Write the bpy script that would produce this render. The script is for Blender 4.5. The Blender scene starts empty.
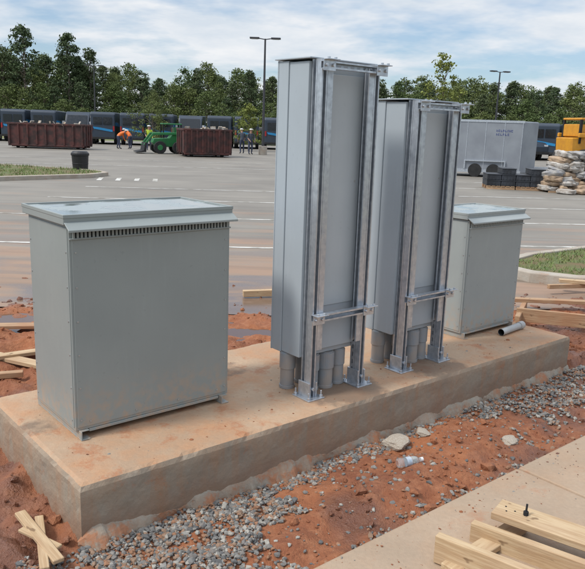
import bpy, bmesh, math, random
import numpy as np
from mathutils import Vector, Matrix, noise
random.seed(7); rng=np.random.default_rng(7)
scene=bpy.context.scene
COL=scene.collection
# ------------------------------------------------------------------ materials
def newmat(name):
    m=bpy.data.materials.new(name); m.use_nodes=True
    nt=m.node_tree; b=nt.nodes["Principled BSDF"]
    return m,nt,b
def N(nt,t,**kw):
    n=nt.nodes.new(t)
    for k,v in kw.items(): setattr(n,k,v)
    return n
def c4(c): return (c[0],c[1],c[2],1)
def coord(nt,world):
    if world: return N(nt,'ShaderNodeNewGeometry').outputs['Position']
    return N(nt,'ShaderNodeTexCoord').outputs['Object']
def noise_fac(nt,vec,scale,detail=4,rough=.55,lo=.35,hi=.65,stretch=None):
    if stretch:
        mp=N(nt,'ShaderNodeMapping'); mp.inputs['Scale'].default_value=stretch
        nt.links.new(vec,mp.inputs[0]); vec=mp.outputs[0]
    n=N(nt,'ShaderNodeTexNoise'); n.inputs['Scale'].default_value=scale
    n.inputs['Detail'].default_value=min(detail,5); n.inputs['Roughness'].default_value=rough
    nt.links.new(vec,n.inputs['Vector'])
    r=N(nt,'ShaderNodeMapRange'); r.inputs[1].default_value=lo; r.inputs[2].default_value=hi
    nt.links.new(n.outputs['Fac'],r.inputs[0])
    return r.outputs[0],n.outputs['Fac']
def mixc(nt,fac,a,b):
    m=N(nt,'ShaderNodeMix',data_type='RGBA')
    if isinstance(fac,(int,float)): m.inputs[0].default_value=fac
    else: nt.links.new(fac,m.inputs[0])
    for s,i in ((a,6),(b,7)):
        if isinstance(s,tuple): m.inputs[i].default_value=c4(s)
        else: nt.links.new(s,m.inputs[i])
    return m.outputs[2]
def math_(nt,op,a,b=None,clamp=False):
    m=N(nt,'ShaderNodeMath',operation=op); m.use_clamp=clamp
    for s,i in ((a,0),(b,1)):
        if s is None: continue
        if isinstance(s,(int,float)): m.inputs[i].default_value=s
        else: nt.links.new(s,m.inputs[i])
    return m.outputs[0]
def maprange(nt,v,a,b,c=0,d=1):
    r=N(nt,'ShaderNodeMapRange'); r.inputs[1].default_value=a; r.inputs[2].default_value=b
    r.inputs[3].default_value=c; r.inputs[4].default_value=d
    nt.links.new(v,r.inputs[0]); return r.outputs[0]
def bump(nt,b,h,strength,dist):
    bp=N(nt,'ShaderNodeBump'); bp.inputs['Strength'].default_value=strength; bp.inputs['Distance'].default_value=dist
    nt.links.new(h,bp.inputs['Height']); nt.links.new(bp.outputs[0],b.inputs['Normal'])
def simple(name,c1,c2=None,scale=6,rough=.6,metal=0,bs=0,bd=.01,bscale=40,world=False,stretch=None,lo=.35,hi=.65,spec=.5):
    m,nt,b=newmat(name); v=coord(nt,world)
    if c2 is None: c2=tuple(x*.85 for x in c1)
    f,_=noise_fac(nt,v,scale,detail=3,lo=lo,hi=hi,stretch=stretch)
    nt.links.new(mixc(nt,f,c1,c2),b.inputs['Base Color'])
    b.inputs['Metallic'].default_value=metal; b.inputs['Specular IOR Level'].default_value=spec
    nt.links.new(maprange(nt,f,0,1,max(rough-.08,0),min(rough+.08,1)),b.inputs['Roughness'])
    if bs:
        _,h=noise_fac(nt,v,bscale,detail=4); bump(nt,b,h,bs,bd)
    return m

def paint(name,c,dust=(.42,.28,.18)):
    m,nt,b=newmat(name); v=coord(nt,True)
    f,_=noise_fac(nt,v,2.2,lo=.3,hi=.7)
    col=mixc(nt,f,c,tuple(x*.90 for x in c))
    f2,_=noise_fac(nt,v,5,lo=.56,hi=.78,stretch=(6,6,.7))
    col=mixc(nt,math_(nt,'MULTIPLY',f2,.10),col,tuple(x*1.4 for x in c))
    f6,_=noise_fac(nt,v,38,detail=4,lo=.66,hi=.72)
    col=mixc(nt,math_(nt,'MULTIPLY',f6,.3),col,tuple(x*.62 for x in c))
    sx=N(nt,'ShaderNodeSeparateXYZ'); nt.links.new(v,sx.inputs[0])
    mr=maprange(nt,sx.outputs[2],.27+.32,.27)
    f3,_=noise_fac(nt,v,22,detail=5,lo=.42,hi=.66)
    d=math_(nt,'MULTIPLY',math_(nt,'MULTIPLY',mr,f3),.8)
    col=mixc(nt,d,col,dust)
    nt.links.new(col,b.inputs['Base Color'])
    nt.links.new(maprange(nt,f,0,1,.36,.5),b.inputs['Roughness'])
    _,h=noise_fac(nt,v,1.7,detail=2); bump(nt,b,h,.22,.02)
    return m
M_T=paint('transformer_grey_paint',(.262,.29,.282))
M_T2=paint('transformer_grey_paint_b',(.31,.34,.335))
M_BOX=paint('enclosure_grey_paint',(.36,.405,.44))
M_BOXB=paint('enclosure_back_paint',(.45,.485,.505))
def wet_top():
    m,nt,b=newmat('wet_lid_paint'); v=coord(nt,True)
    f,_=noise_fac(nt,v,5,lo=.47,hi=.53)
    nt.links.new(mixc(nt,f,(.30,.335,.33),(.20,.225,.225)),b.inputs['Base Color'])
    nt.links.new(maprange(nt,f,0,1,.32,.05),b.inputs['Roughness'])
    return m
M_WET=wet_top()
M_GALV=simple('galvanized_steel',(.64,.67,.71),(.42,.45,.49),scale=25,rough=.36,metal=.75,lo=.3,hi=.7)
M_DARK=simple('black_steel_and_shade',(.015,.016,.018),rough=.9)  # near-black for dark metal, and for shade painted in vents and pipe bore
M_SCREW=simple('screw_steel',(.42,.43,.43),rough=.4,metal=.5)
M_PVC=simple('grey_pvc',(.24,.265,.29),(.32,.28,.25),scale=9,rough=.45)
M_PVCL=simple('light_pvc',(.42,.42,.41),rough=.4)
M_RUBBER=simple('rubber',(.02,.02,.02),rough=.85)
M_GLASS=simple('dark_glass',(.012,.016,.02),rough=.12)
def woodmat(name,c1,c2,c3):
    m,nt,b=newmat(name); v=coord(nt,False)
    f,_=noise_fac(nt,v,4,detail=4,stretch=(1.2,16,16),lo=.38,hi=.62)
    col=mixc(nt,f,c1,c2)
    f2,_=noise_fac(nt,v,3,detail=5,lo=.45,hi=.68)
    col=mixc(nt,math_(nt,'MULTIPLY',f2,.55),col,c3)
    f3,_=noise_fac(nt,v,9,detail=2,lo=.70,hi=.74,stretch=(1,2,2))
    col=mixc(nt,math_(nt,'MULTIPLY',f3,.7),col,(.14,.08,.04))
    nt.links.new(col,b.inputs['Base Color']); b.inputs['Roughness'].default_value=.8
    _,h=noise_fac(nt,v,8,detail=4,stretch=(1.2,16,16)); bump(nt,b,h,.35,.006)
    return m
M_WOOD=woodmat('raw_lumber',(.52,.39,.24),(.40,.27,.15),(.36,.22,.13))
M_WOODD=woodmat('muddy_lumber',(.40,.27,.16),(.30,.18,.10),(.33,.15,.07))

def clay(name='red_clay'):
    m,nt,b=newmat(name); v=coord(nt,True)
    f,_=noise_fac(nt,v,1.6,detail=5,lo=.35,hi=.65)
    col=mixc(nt,f,(.31,.112,.046),(.21,.072,.034))
    f2,_=noise_fac(nt,v,14,detail=5,rough=.7,lo=.45,hi=.7)
    col=mixc(nt,math_(nt,'MULTIPLY',f2,.6),col,(.42,.19,.095))
    f3,_=noise_fac(nt,v,.9,detail=5,lo=.52,hi=.60)
    col=mixc(nt,math_(nt,'MULTIPLY',f3,.75),col,(.125,.052,.032))
    nt.links.new(col,b.inputs['Base Color'])
    nt.links.new(maprange(nt,f3,0,1,.9,.25),b.inputs['Roughness'])
    _,h=noise_fac(nt,v,24,detail=5,rough=.7); bump(nt,b,h,.9,.03)
    return m
M_CLAY=clay()
def concrete(name,c1,c2,stain,amt,scale=2.0,wet=(),mud=.55,mudlo=.60,streak=0,mudc=(.36,.145,.065)):
    m,nt,b=newmat(name); v=coord(nt,True)
    f,_=noise_fac(nt,v,scale,detail=5,lo=.35,hi=.65)
    col=mixc(nt,f,c1,c2)
    f2,_=noise_fac(nt,v,scale*1.3+1,detail=5,rough=.65,lo=.42,hi=.66)
    col=mixc(nt,math_(nt,'MULTIPLY',f2,amt),col,stain)
    f4,_=noise_fac(nt,v,45,detail=4,rough=.7,lo=.35,hi=.7)
    col=mixc(nt,math_(nt,'MULTIPLY',f4,.25),col,tuple(x*.55 for x in c1))
    f5,_=noise_fac(nt,v,6,detail=5,rough=.72,lo=mudlo,hi=mudlo+.1)
    col=mixc(nt,math_(nt,'MULTIPLY',f5,mud),col,mudc)
    if streak:
        f6,_=noise_fac(nt,v,4,detail=4,rough=.6,lo=.48,hi=.62,stretch=(3,3,.5))
        col=mixc(nt,math_(nt,'MULTIPLY',f6,streak),col,(.32,.17,.09))
        sx=N(nt,'ShaderNodeSeparateXYZ'); nt.links.new(v,sx.inputs[0])
        _,nn=noise_fac(nt,v,5,detail=5)
        lv=math_(nt,'ADD',sx.outputs[2],math_(nt,'MULTIPLY',math_(nt,'SUBTRACT',nn,.5),.2))
        lowm=maprange(nt,lv,.12,.03); col=mixc(nt,math_(nt,'MULTIPLY',lowm,.5),col,(.23,.13,.08))
        him=maprange(nt,lv,.20,.27); col=mixc(nt,math_(nt,'MULTIPLY',him,.45),col,(.42,.33,.24))
    for (x,y,z,rad) in wet:
        d=N(nt,'ShaderNodeVectorMath',operation='DISTANCE'); d.inputs[1].default_value=(x,y,z)
        nt.links.new(v,d.inputs[0])
        _,nn=noise_fac(nt,v,7,detail=5)
        dd=math_(nt,'ADD',d.outputs['Value'],math_(nt,'MULTIPLY',math_(nt,'SUBTRACT',nn,.5),.45))
        col=mixc(nt,math_(nt,'MULTIPLY',maprange(nt,dd,rad+.05,rad-.03),.72),col,(.15,.108,.078))
    nt.links.new(col,b.inputs['Base Color'])
    b.inputs['Roughness'].default_value=.82
    _,h=noise_fac(nt,v,35,detail=5,rough=.65); bump(nt,b,h,.4,.012)
    return m
# ------------------------------------------------------------------ mesh builder
class MB:
    def __init__(s): s.v=[];s.f=[];s.m=[]
    def add(s,vs,fs,mi=0):
        o=len(s.v); s.v+= [tuple(v) for v in vs]; s.f+=[tuple(i+o for i in f) for f in fs]; s.m+=[mi]*len(fs)
    def box(s,a,b,mi=0,mat=None):
        x0,y0,z0=a;x1,y1,z1=b
        vs=[Vector(p) for p in ((x0,y0,z0),(x1,y0,z0),(x1,y1,z0),(x0,y1,z0),(x0,y0,z1),(x1,y0,z1),(x1,y1,z1),(x0,y1,z1))]
        if mat is not None: vs=[mat@p for p in vs]
        s.add(vs,[(0,3,2,1),(4,5,6,7),(0,1,5,4),(1,2,6,5),(2,3,7,6),(3,0,4,7)],mi)
    def beam(s,p0,p1,w,h,mi=0,up=(0,0,1)):
        p0=Vector(p0);p1=Vector(p1);d=(p1-p0);L=d.length;d.normalize()
        upv=Vector(up)
        if abs(d.dot(upv))>.98: upv=Vector((0,1,0))
        sx=d.cross(upv).normalized(); uz=sx.cross(d).normalized()
        M=Matrix((( d.x,sx.x,uz.x,p0.x),(d.y,sx.y,uz.y,p0.y),(d.z,sx.z,uz.z,p0.z),(0,0,0,1)))
        s.box((0,-w/2,-h/2),(L,w/2,h/2),mi,M)
    def cyl(s,p0,p1,r0,r1=None,n=12,mi=0,cap=True):
        if r1 is None: r1=r0
        p0=Vector(p0);p1=Vector(p1);d=(p1-p0).normalized()
        a=d.cross(Vector((0,0,1)) if abs(d.z)<.9 else Vector((1,0,0))).normalized(); b=d.cross(a)
        vs=[]
        for p,r in ((p0,r0),(p1,r1)):
            for i in range(n):
                t=2*math.pi*i/n; vs.append(p+a*(r*math.cos(t))+b*(r*math.sin(t)))
        fs=[(i,i+n,(i+1)%n+n,(i+1)%n) for i in range(n)]
        if cap: fs+=[tuple(range(n)),tuple(reversed(range(n,2*n)))]
        s.add(vs,fs,mi)
    def prism(s,pts,y0,y1,mi=0):
        n=len(pts)
        vs=[(p[0],y0,p[1]) for p in pts]+[(p[0],y1,p[1]) for p in pts]
        s.add(vs,[(i,(i+1)%n,(i+1)%n+n,i+n) for i in range(n)]+[tuple(reversed(range(n))),tuple(range(n,2*n))],mi)
    def build(s,name,mats,parent=None,loc=(0,0,0),rot=0,bevel=0,seg=2,smooth=False):
        me=bpy.data.meshes.new(name); me.from_pydata(s.v,[],s.f)
        for m in mats: me.materials.append(m)
        me.polygons.foreach_set('material_index',s.m)
        bm=bmesh.new(); bm.from_mesh(me); bmesh.ops.recalc_face_normals(bm,faces=bm.faces); bm.to_mesh(me); bm.free()
        if smooth: me.polygons.foreach_set('use_smooth',[True]*len(me.polygons))
        ob=bpy.data.objects.new(name,me); COL.objects.link(ob)
        ob.location=loc; ob.rotation_euler=(0,0,rot)
        if parent: ob.parent=parent
        if bevel:
            bv=ob.modifiers.new('bevel','BEVEL'); bv.width=bevel; bv.segments=seg; bv.limit_method='ANGLE'; bv.angle_limit=math.radians(40)
        return ob
def empty(name,loc=(0,0,0),rot=0,scale=1):
    e=bpy.data.objects.new(name,None); COL.objects.link(e); e.location=loc; e.rotation_euler=(0,0,rot); e.scale=(scale,)*3
    e.empty_display_size=.2
    return e
# ------------------------------------------------------------------ pad frame
AX,AY=-.923,2.861; ANG=math.radians(40); CU,SU=math.cos(ANG),math.sin(ANG)
PZ=.27
def P(u,w,z=0): return (AX+CU*u-SU*w, AY+SU*u+CU*w, z)
def UW(x,y):
    dx=x-AX;dy=y-AY
    return CU*dx+SU*dy, -SU*dx+CU*dy
PL=4.22; PD=1.28
wet=[(*P(1.82,.18,PZ)[:2],PZ,.25),(*P(2.66,.2,PZ)[:2],PZ,.22),(*P(1.35,.95,PZ)[:2],PZ,.14),(*P(.05,.75,PZ)[:2],PZ,.06)]
M_PAD=concrete('stained_pad_concrete',(.46,.325,.215),(.38,.26,.17),(.45,.235,.12),.85,wet=wet,mud=.7,mudlo=.56)
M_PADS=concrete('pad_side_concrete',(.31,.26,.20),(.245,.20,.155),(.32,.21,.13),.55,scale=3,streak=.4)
M_WALK=concrete('sidewalk_concrete',(.41,.305,.215),(.34,.255,.18),(.38,.235,.14),.45,mud=.4,mudlo=.58)
M_ROUGHC=concrete('rough_concrete',(.36,.32,.26),(.26,.22,.17),(.32,.17,.09),.6,scale=6,mud=.8,mudlo=.5)
M_CHUNK=simple('broken_concrete',(.42,.38,.32),(.32,.26,.2),scale=12,rough=.9,bs=.4)
bm=bmesh.new()
def grid_box(L,D,z0,z1,step):
    nx=int(L/step);ny=int(D/step);nz=max(2,int((z1-z0)/step))
    vd={}
    def gv(i,j,k):
        key=(i,j,k)
        if key not in vd: vd[key]=bm.verts.new((L*i/nx,D*j/ny,z0+(z1-z0)*k/nz))
        return vd[key]
    def q(a,b,c,d,mi):
        f=bm.faces.new((gv(*a),gv(*b),gv(*c),gv(*d))); f.material_index=mi
    for i in range(nx):
        for j in range(ny): q((i,j,nz),(i+1,j,nz),(i+1,j+1,nz),(i,j+1,nz),0)
        for k in range(nz):
            q((i,0,k),(i+1,0,k),(i+1,0,k+1),(i,0,k+1),1); q((i+1,ny,k),(i,ny,k),(i,ny,k+1),(i+1,ny,k+1),1)
    for j in range(ny):
        for k in range(nz):
            q((nx,j,k),(nx,j+1,k),(nx,j+1,k+1),(nx,j,k+1),1); q((0,j+1,k),(0,j,k),(0,j,k+1),(0,j+1,k+1),1)
grid_box(PL,PD,-.3,PZ,.03)
for v in bm.verts:
    c=v.co
    top=abs(c.z-PZ)<1e-4; edge=(c.y<1e-4 or c.x<1e-4 or c.x>PL-1e-4 or c.y>PD-1e-4)
    n1=noise.fractal(c*9,1,2,4)
    if not top:
        if c.y<1e-4: c.y+=.005*n1
        if c.x<1e-4: c.x+=.005*n1
        if c.x>PL-1e-4: c.x+=.005*n1
    elif edge:
        d=.006+.014*max(0,n1)
        c.z-=d*.8
        if c.y<1e-4: c.y+=d
        if c.x<1e-4: c.x+=d
        if c.x>PL-1e-4: c.x-=d
    else: c.z+=.0015*n1
me=bpy.data.meshes.new('concrete_equipment_pad'); bm.to_mesh(me); bm.free()
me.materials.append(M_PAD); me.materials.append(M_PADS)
pad=bpy.data.objects.new('concrete_equipment_pad',me); COL.objects.link(pad); pad.location=(AX,AY,0); pad.rotation_euler=(0,0,ANG)
mb=MB(); n=420; KP=6
prof=[]
for i in range(n):
    u=-.02+(PL+.03)*i/(n-1)
    a=noise.fractal(Vector((u*3,0,0)),1,2,5); b=noise.fractal(Vector((u*7,5,0)),1,2,5)
    wdt=max(.004,.035+.08*a+.02*b); top=max(-.03,.02+.05*a+.02*b)
    row=[(u,.006,top)]
    for k in range(1,KP):
        t=k/(KP-1); q=noise.fractal(Vector((u*30,t*5,2)),1,2,3)
        row.append((u+.006*q,-wdt*t+.006*q,top*(1-t)-.07*t*t+.010*q))
    prof.append(row)
for i in range(n): mb.v+=prof[i]
for i in range(n-1):
    for j in range(KP-1): mb.f.append((i*KP+j,i*KP+j+1,(i+1)*KP+j+1,(i+1)*KP+j)); mb.m.append(0)
mb.build('footing_lip',[M_ROUGHC],pad)

# ------------------------------------------------------------------ transformer
def transformer(name,u0,w0,W,D,H,mat,nslots):
    e=empty(name,P(u0,w0,PZ),ANG)
    mb=MB()
    mb.box((0,0,.045),(W,D,H-.05),0)
    mb.box((.012,-.004,.06),(W-.012,0.002,H-.115),0)
    mb.box((-.004,.012,.06),(.002,D-.012,H-.06),0)
    mb.box((W-.002,.012,.06),(W+.004,D-.012,H-.06),0)
    mb.build('cabinet',[mat],e,bevel=.003)
    mb=MB()
    mb.box((.02,-.0045,H-.107),(W-.02,-.001,H-.055),0)  # near-black plate stands in for the shaded opening; nothing is cut out
    mb.build('vent_shade_plate',[M_DARK],e)
    mb=MB()
    for i in range(nslots+1):
        x=.022+(W-.044)*i/nslots
        mb.box((x-.006,-.012,H-.112),(x+.006,-.0045,H-.052),0)
    mb.box((.0,-.014,H-.116),(W,-.0035,H-.108),0)
    mb.add([(-.02,.0,H-.03),(W+.02,.0,H-.03),(W+.02,-.055,H-.062),(-.02,-.055,H-.062),
            (-.02,.0,H-.036),(W+.02,.0,H-.036),(W+.02,-.055,H-.074),(-.02,-.055,H-.074)],
           [(0,1,2,3),(7,6,5,4),(3,2,6,7),(0,3,7,4),(1,5,6,2),(0,4,5,1)],0)
    mb.build('vent_louvres_and_hood',[mat],e,bevel=.0015,seg=1)
    mb=MB()
    mb.box((-.022,.003,H-.045),(W+.022,D+.03,H-.006),0)
    mb.build('lid_skirt',[mat],e,bevel=.004)
    mb=MB()
    mb.box((-.016,.009,H-.006),(W+.016,D+.024,H-.001),0)
    mb.build('lid_top',[M_WET],e,bevel=.002)
    mb=MB()
    for (a,b) in (((-.024,.0,H-.012),(W+.024,.012,H+.006)),((-.024,D+.02,H-.012),(W+.024,D+.034,H+.006)),
                  ((-.024,.012,H-.012),(-.012,D+.02,H+.006)),((W+.012,.012,H-.012),(W+.024,D+.02,H+.006))):
        mb.box(a,b,0)
    mb.build('lid_rim',[mat],e,bevel=.002)
    mb=MB()
    for x in (.015,W-.065):
        mb.box((x,-.035,0),(x+.05,D+.035,.006),0); mb.box((x,-.035,.006),(x+.006,D+.035,.047),0)
        mb.box((x,-.02,.041),(x+.05,D+.02,.0465),0)
    mb.box((.07,-.008,.03),(W-.07,.02,.0445),0)
    mb.build('base_skids',[mat],e,bevel=.0015,seg=1)
    mb=MB()
    for i in range(6):
        z=.1+(H-.28)*i/5
        for x in (.03,W-.03): mb.cyl((x,-.007,z),(x,-.003,z),.005,n=8)
        for y in (.03,D-.03):
            mb.cyl((-.007,y,z),(-.003,y,z),.005,n=8)
    for i in range(4):
        x=.08+(W-.16)*i/3
        mb.cyl((x,-.007,.085),(x,-.003,.085),.005,n=8)
    mb.build('panel_screws',[M_SCREW],e)
    return e
transformer('electrical_transformer',.18,.47,.94,.54,1.155,M_T,44)
transformer('electrical_transformer.001',3.36,.47,.74,.48,1.0,M_T2,36)

# ------------------------------------------------------------------ strut rack
def strut(mb,x,y,z0,z1,face):
    w=.041; t=.003
    y1=y+face*w
    lo,hi=min(y,y1),max(y,y1)
    mb.box((x-w/2,lo,z0),(x-w/2+t,hi,z1),0); mb.box((x+w/2-t,lo,z0),(x+w/2,hi,z1),0)
    ya,yb_=(y,y+face*t); a,b=min(ya,yb_),max(ya,yb_)
    mb.box((x-w/2+t,a,z0),(x-.007,b,z1),0); mb.box((x+.007,a,z0),(x+w/2-t,b,z1),0)
    z=z0
    while z<z1-.03:
        mb.box((x-.007,a,z),(x+.007,b,z+.022),0); z+=.05
    la,lb=(y1-face*t,y1); a,b=min(la,lb),max(la,lb)
    mb.box((x-w/2+t,a,z0),(x-w/2+.0095,b,z1),0); mb.box((x+w/2-.0095,a,z0),(x+w/2-t,b,z1),0)
    la,lb=(y1-face*.010,y1-face*t); a,b=min(la,lb),max(la,lb)
    mb.box((x-w/2+.0075,a,z0),(x-w/2+.0095,b,z1),0); mb.box((x+w/2-.0095,a,z0),(x+w/2-.0075,b,z1),0)
def strut_side(mb,x,y,z0,z1,face,slots=True):
    w=.041; t=.003; x1=x+face*w
    lo,hi=min(x,x1),max(x,x1)
    mb.box((lo,y-w/2,z0),(hi,y-w/2+t,z1),0); mb.box((lo,y+w/2-t,z0),(hi,y+w/2,z1),0)
    a,b=min(x,x+face*t),max(x,x+face*t)
    if slots:
        mb.box((a,y-w/2+t,z0),(b,y-.006,z1),0); mb.box((a,y+.006,z0),(b,y+w/2-t,z1),0)
        z=z0
        while z<z1-.03:
            mb.box((a,y-.006,z),(b,y+.006,z+.022),0); z+=.05
        a2,b2=min(x+face*.008,x+face*.010),max(x+face*.008,x+face*.010)
        mb.box((a2,y-w/2+t,z0),(b2,y+w/2-t,z1),0)  # backing strip added inside the channel so the slots look grey, not black
    else: mb.box((a,y-w/2+t,z0),(b,y+w/2-t,z1),0)
    a,b=min(x1-face*t,x1),max(x1-face*t,x1)
    mb.box((a,y-w/2+t,z0),(b,y-w/2+.0095,z1),0); mb.box((a,y+w/2-.0095,z0),(b,y+w/2-t,z1),0)
def hstrut(mb,x0,x1,y,z,face=-1):
    w=.041;t=.003
    y1=y+face*w; lo,hi=min(y,y1),max(y,y1)
    mb.box((x0,lo,z),(x1,hi,z+t),0); mb.box((x0,lo,z+w-t),(x1,hi,z+w),0)
    a,b=min(y,y+face*t),max(y,y+face*t)
    mb.box((x0,a,z+t),(x1,b,z+.013),0); mb.box((x0,a,z+w-.013),(x1,b,z+w-t),0)
    x=x0
    while x<x1-.03: mb.box((x,a,z+.013),(x+.022,b,z+w-.013),0); x+=.05
    a,b=min(y1-face*t,y1),max(y1-face*t,y1)
    mb.box((x0,a,z+t),(x1,b,z+.0095),0); mb.box((x0,a,z+w-.0095),(x1,b,z+w-t),0)
def rack(name,u0,w0,W,H):
    e=empty(name,P(u0,w0,PZ),ANG)
    mb=MB()
    for x,s in ((.0,1),(W,-1)):
        strut(mb,x,0,.008,H-.02,-1)
        # rear channel: open side outwards on the left post
        strut_side(mb,x+s*.0205,.0225,.008,H-.02,-s,True)
        strut_side(mb,x+s*.0225,-.0205,.30,H-.05,s,False)
    hstrut(mb,-.035,W+.035,-.0435,H-.075)
    hstrut(mb,-.035,W+.035,-.0435,.49)
    mb.build('strut_frame',[M_GALV],e,bevel=0)
    mb=MB()
    for x in (0,W):
        mb.box((x-.065,-.085,0),(x+.065,.07,.008),0)
        mb.box((x-.034,-.048,.008),(x-.022,.05,.10),0); mb.box((x+.022,-.048,.008),(x+.034,.05,.10),0)
        for sx in (-.05,.05):
            for sy in (-.068,.055):
                mb.cyl((x+sx,sy,.008),(x+sx,sy,.022),.011,n=6); mb.cyl((x+sx,sy,.02),(x+sx,sy,.05),.005,n=8)
        mb.cyl((x,-.056,.06),(x,-.04,.06),.011,n=6)
        for z in (H-.075,.49):
            mb.box((x-.055,-.0905,z-.012),(x+.035,-.0855,z+.05),0)
            mb.box((x-.055,-.125,z+.044),(x+.035,-.0905,z+.0495),0)
            for sx in (-.035,.014):
                mb.cyl((x+sx,-.102,z+.018),(x+sx,-.0905,z+.018),.010,n=6)
                mb.cyl((x+sx,-.108,z+.0495),(x+sx,-.108,z+.06),.009,n=6)
    mb.build('base_plates_and_brackets',[M_GALV],e,bevel=.001,seg=1)
    mb=MB()
    x0,x1=-.04,W+.04; y0=.048
    mb.box((x0,y0,.24),(x1,y0+.17,H-.03),0)
    mb.box((x0-.006,y0+.172,.235),(x1+.006,y0+.262,H-.024),0)
    mb.box((x0-.008,y0+.262,.232),(x1+.008,y0+.272,H-.021),0)
    mb.build('enclosure',[M_BOX],e,bevel=.004)
    mb=MB()
    mb.box((.028,y0-.006,.545),(W-.028,y0-.001,H-.09),1)
    mb.box((.028,y0-.03,.28),(W-.028,y0-.001,.47),0)
    mb.build('back_panel',[M_BOX,M_BOXB],e,bevel=.002)
    mb=MB()
    mb.cyl((.065,y0-.009,.78),(.065,y0-.006,.78),.008,n=12); mb.cyl((W-.065,y0-.009,1.3),(W-.065,y0-.006,1.3),.006,n=12)
    mb.build('plug_buttons',[M_PVCL],e)
    mb=MB()
    mb.box((x0-.02,y0-.03,H-.018),(x1+.02,y0+.285,H-.010),0)
    mb.build('enclosure_top_cap',[M_BOX],e,bevel=.002)
    mb=MB()
    for i,(x,y,r) in enumerate(((.095,.085,.047),(.205,.075,.050),(.318,.085,.044),(.0,.20,.045),(.14,.22,.045),(.30,.22,.045))):
        mb.cyl((x,y,-.01),(x,y,.238),r,n=28); mb.cyl((x,y,.13),(x,y,.232),r*1.13,n=28); mb.cyl((x,y,.0),(x,y,.02),r*1.1,n=28)
    mb.build('conduits',[M_PVC],e,smooth=False,bevel=.002)
    return e
rack('strut_mounted_enclosure',1.555,.24,.415,2.0)
rack('strut_mounted_enclosure.001',2.40,.26,.40,1.82)
mb=MB()
p0=P(3.72,.33,PZ+.031);p1=P(4.02,.36,PZ+.031)
mb.cyl(p0,p1,.028,n=24,cap=False); mb.cyl(p1,p0,.024,n=24,cap=False,mi=1)  # inner wall coloured near-black as painted shade in the bore
mb.cyl(p1,Vector(p1)+(Vector(p1)-Vector(p0)).normalized()*.06,.033,n=24,cap=True)
o=mb.build('pvc_pipe_offcut',[M_PVCL,M_DARK],smooth=False)

# ------------------------------------------------------------------ terrain
def sstep(a,b,x):
    t=min(1,max(0,(x-a)/(b-a))); return t*t*(3-2*t)
WALKW=-.84
PUD=[(-3.15,6.35,.95,.38),(-.55,6.35,.75,.34),(.70,6.55,.5,.22),(-2.25,5.55,.28,.16),(-1.9,6.75,.5,.22)]
def yb(x): return 7.25+.32*max(0,x)-.03*min(0,x)
def H_(x,y):
    u,w=UW(x,y)
    p=Vector((x,y,0))
    f=noise.fractal(p*1.3,1,2,6); g=noise.fractal(p*6,1,2.1,5); r=abs(noise.fractal(p*3.1+Vector((9,3,0)),1,2,5))
    z=.012*f+.010*g
    if w<.05 and u>-.25:
        z+=-.045+.085*math.exp(-((u-1.75)/.6)**2-((w+.52)/.22)**2)+.05*math.exp(-((u-2.3)/.3)**2-((w+.3)/.15)**2)+.03*r
        z-=.05*math.exp(-((u-2.9)/.35)**2-((w+.62)/.12)**2)
        z+=.03*g*sstep(0,.3,abs(w))
    elif u<=0: z+=-.02+.10*r+.03*g
    else: z+=.0+.09*r*(1-sstep(5.5,7.5,y))+.025*g
    z-=.13*math.exp(-((u-5.2)/.5)**2-((w-.6)/.6)**2)
    k=sstep(yb(x)-.7,yb(x)+.9,y)
    z=z*(1-.75*k)-.035*k+.016*k*noise.fractal(p*2.3,1,2,5)
    mnd=math.exp(-((x-4.3)/.8)**2-((y-7.0)/.45)**2)
    z+=mnd*(.08+.10*r+.05*g)
    for (a,b,ra,rb) in PUD:
        q=((x-a)/ra)**2+((y-b)/rb)**2
        if q<4: z-=.07*math.exp(-q*1.1)
    if w<WALKW+.03: z=min(z,-.03)
    return z
def gridmesh(name,x0,x1,y0,y1,step,hf,mat):
    nx=int((x1-x0)/step);ny=int((y1-y0)/step)
    vs=[];fs=[]
    for j in range(ny+1):
        for i in range(nx+1):
            x=x0+(x1-x0)*i/nx;y=y0+(y1-y0)*j/ny
            vs.append((x,y,hf(x,y)))
    for j in range(ny):
        for i in range(nx):
            a=j*(nx+1)+i; fs.append((a,a+1,a+nx+2,a+nx+1))
    me=bpy.data.meshes.new(name); me.from_pydata(vs,[],fs); me.materials.append(mat)
    me.polygons.foreach_set('use_smooth',[True]*len(fs))
    ob=bpy.data.objects.new(name,me); COL.objects.link(ob); return ob
gridmesh('red_clay_soil',-6,7.5,1.2,10.2,.032,H_,M_CLAY)

M_GRASSG=simple('far_ground_grass',(.06,.085,.03),(.11,.10,.05),scale=.15,rough=.95,world=True)
def sheet(name,pts,z,mat,thick=None):
    mb=MB(); n=len(pts)
    mb.v=[(p[0],p[1],z) for p in pts]; mb.f=[tuple(range(n))]; mb.m=[0]
    return mb
sheet('ground',[(-900,-60),(900,-60),(900,1500),(-900,1500)],-.4,None).build('ground',[M_GRASSG])
def puddle_mat():
    m,nt,b=newmat('muddy_water'); b.inputs['Base Color'].default_value=(.12,.07,.045,1); b.inputs['Roughness'].default_value=.04
    v=coord(nt,True); _,h=noise_fac(nt,v,9,detail=2); bump(nt,b,h,.04,.01); return m
M_PUD=puddle_mat()
for k,(a,b,ra,rb) in enumerate(PUD):
    pts=[(a+ra*1.15*math.cos(t),b+rb*1.15*math.sin(t)) for t in np.linspace(0,6.28,33)[:-1]]
    sheet('p',pts,H_(a,b)+.036,None).build('puddle',[M_PUD])

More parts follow.
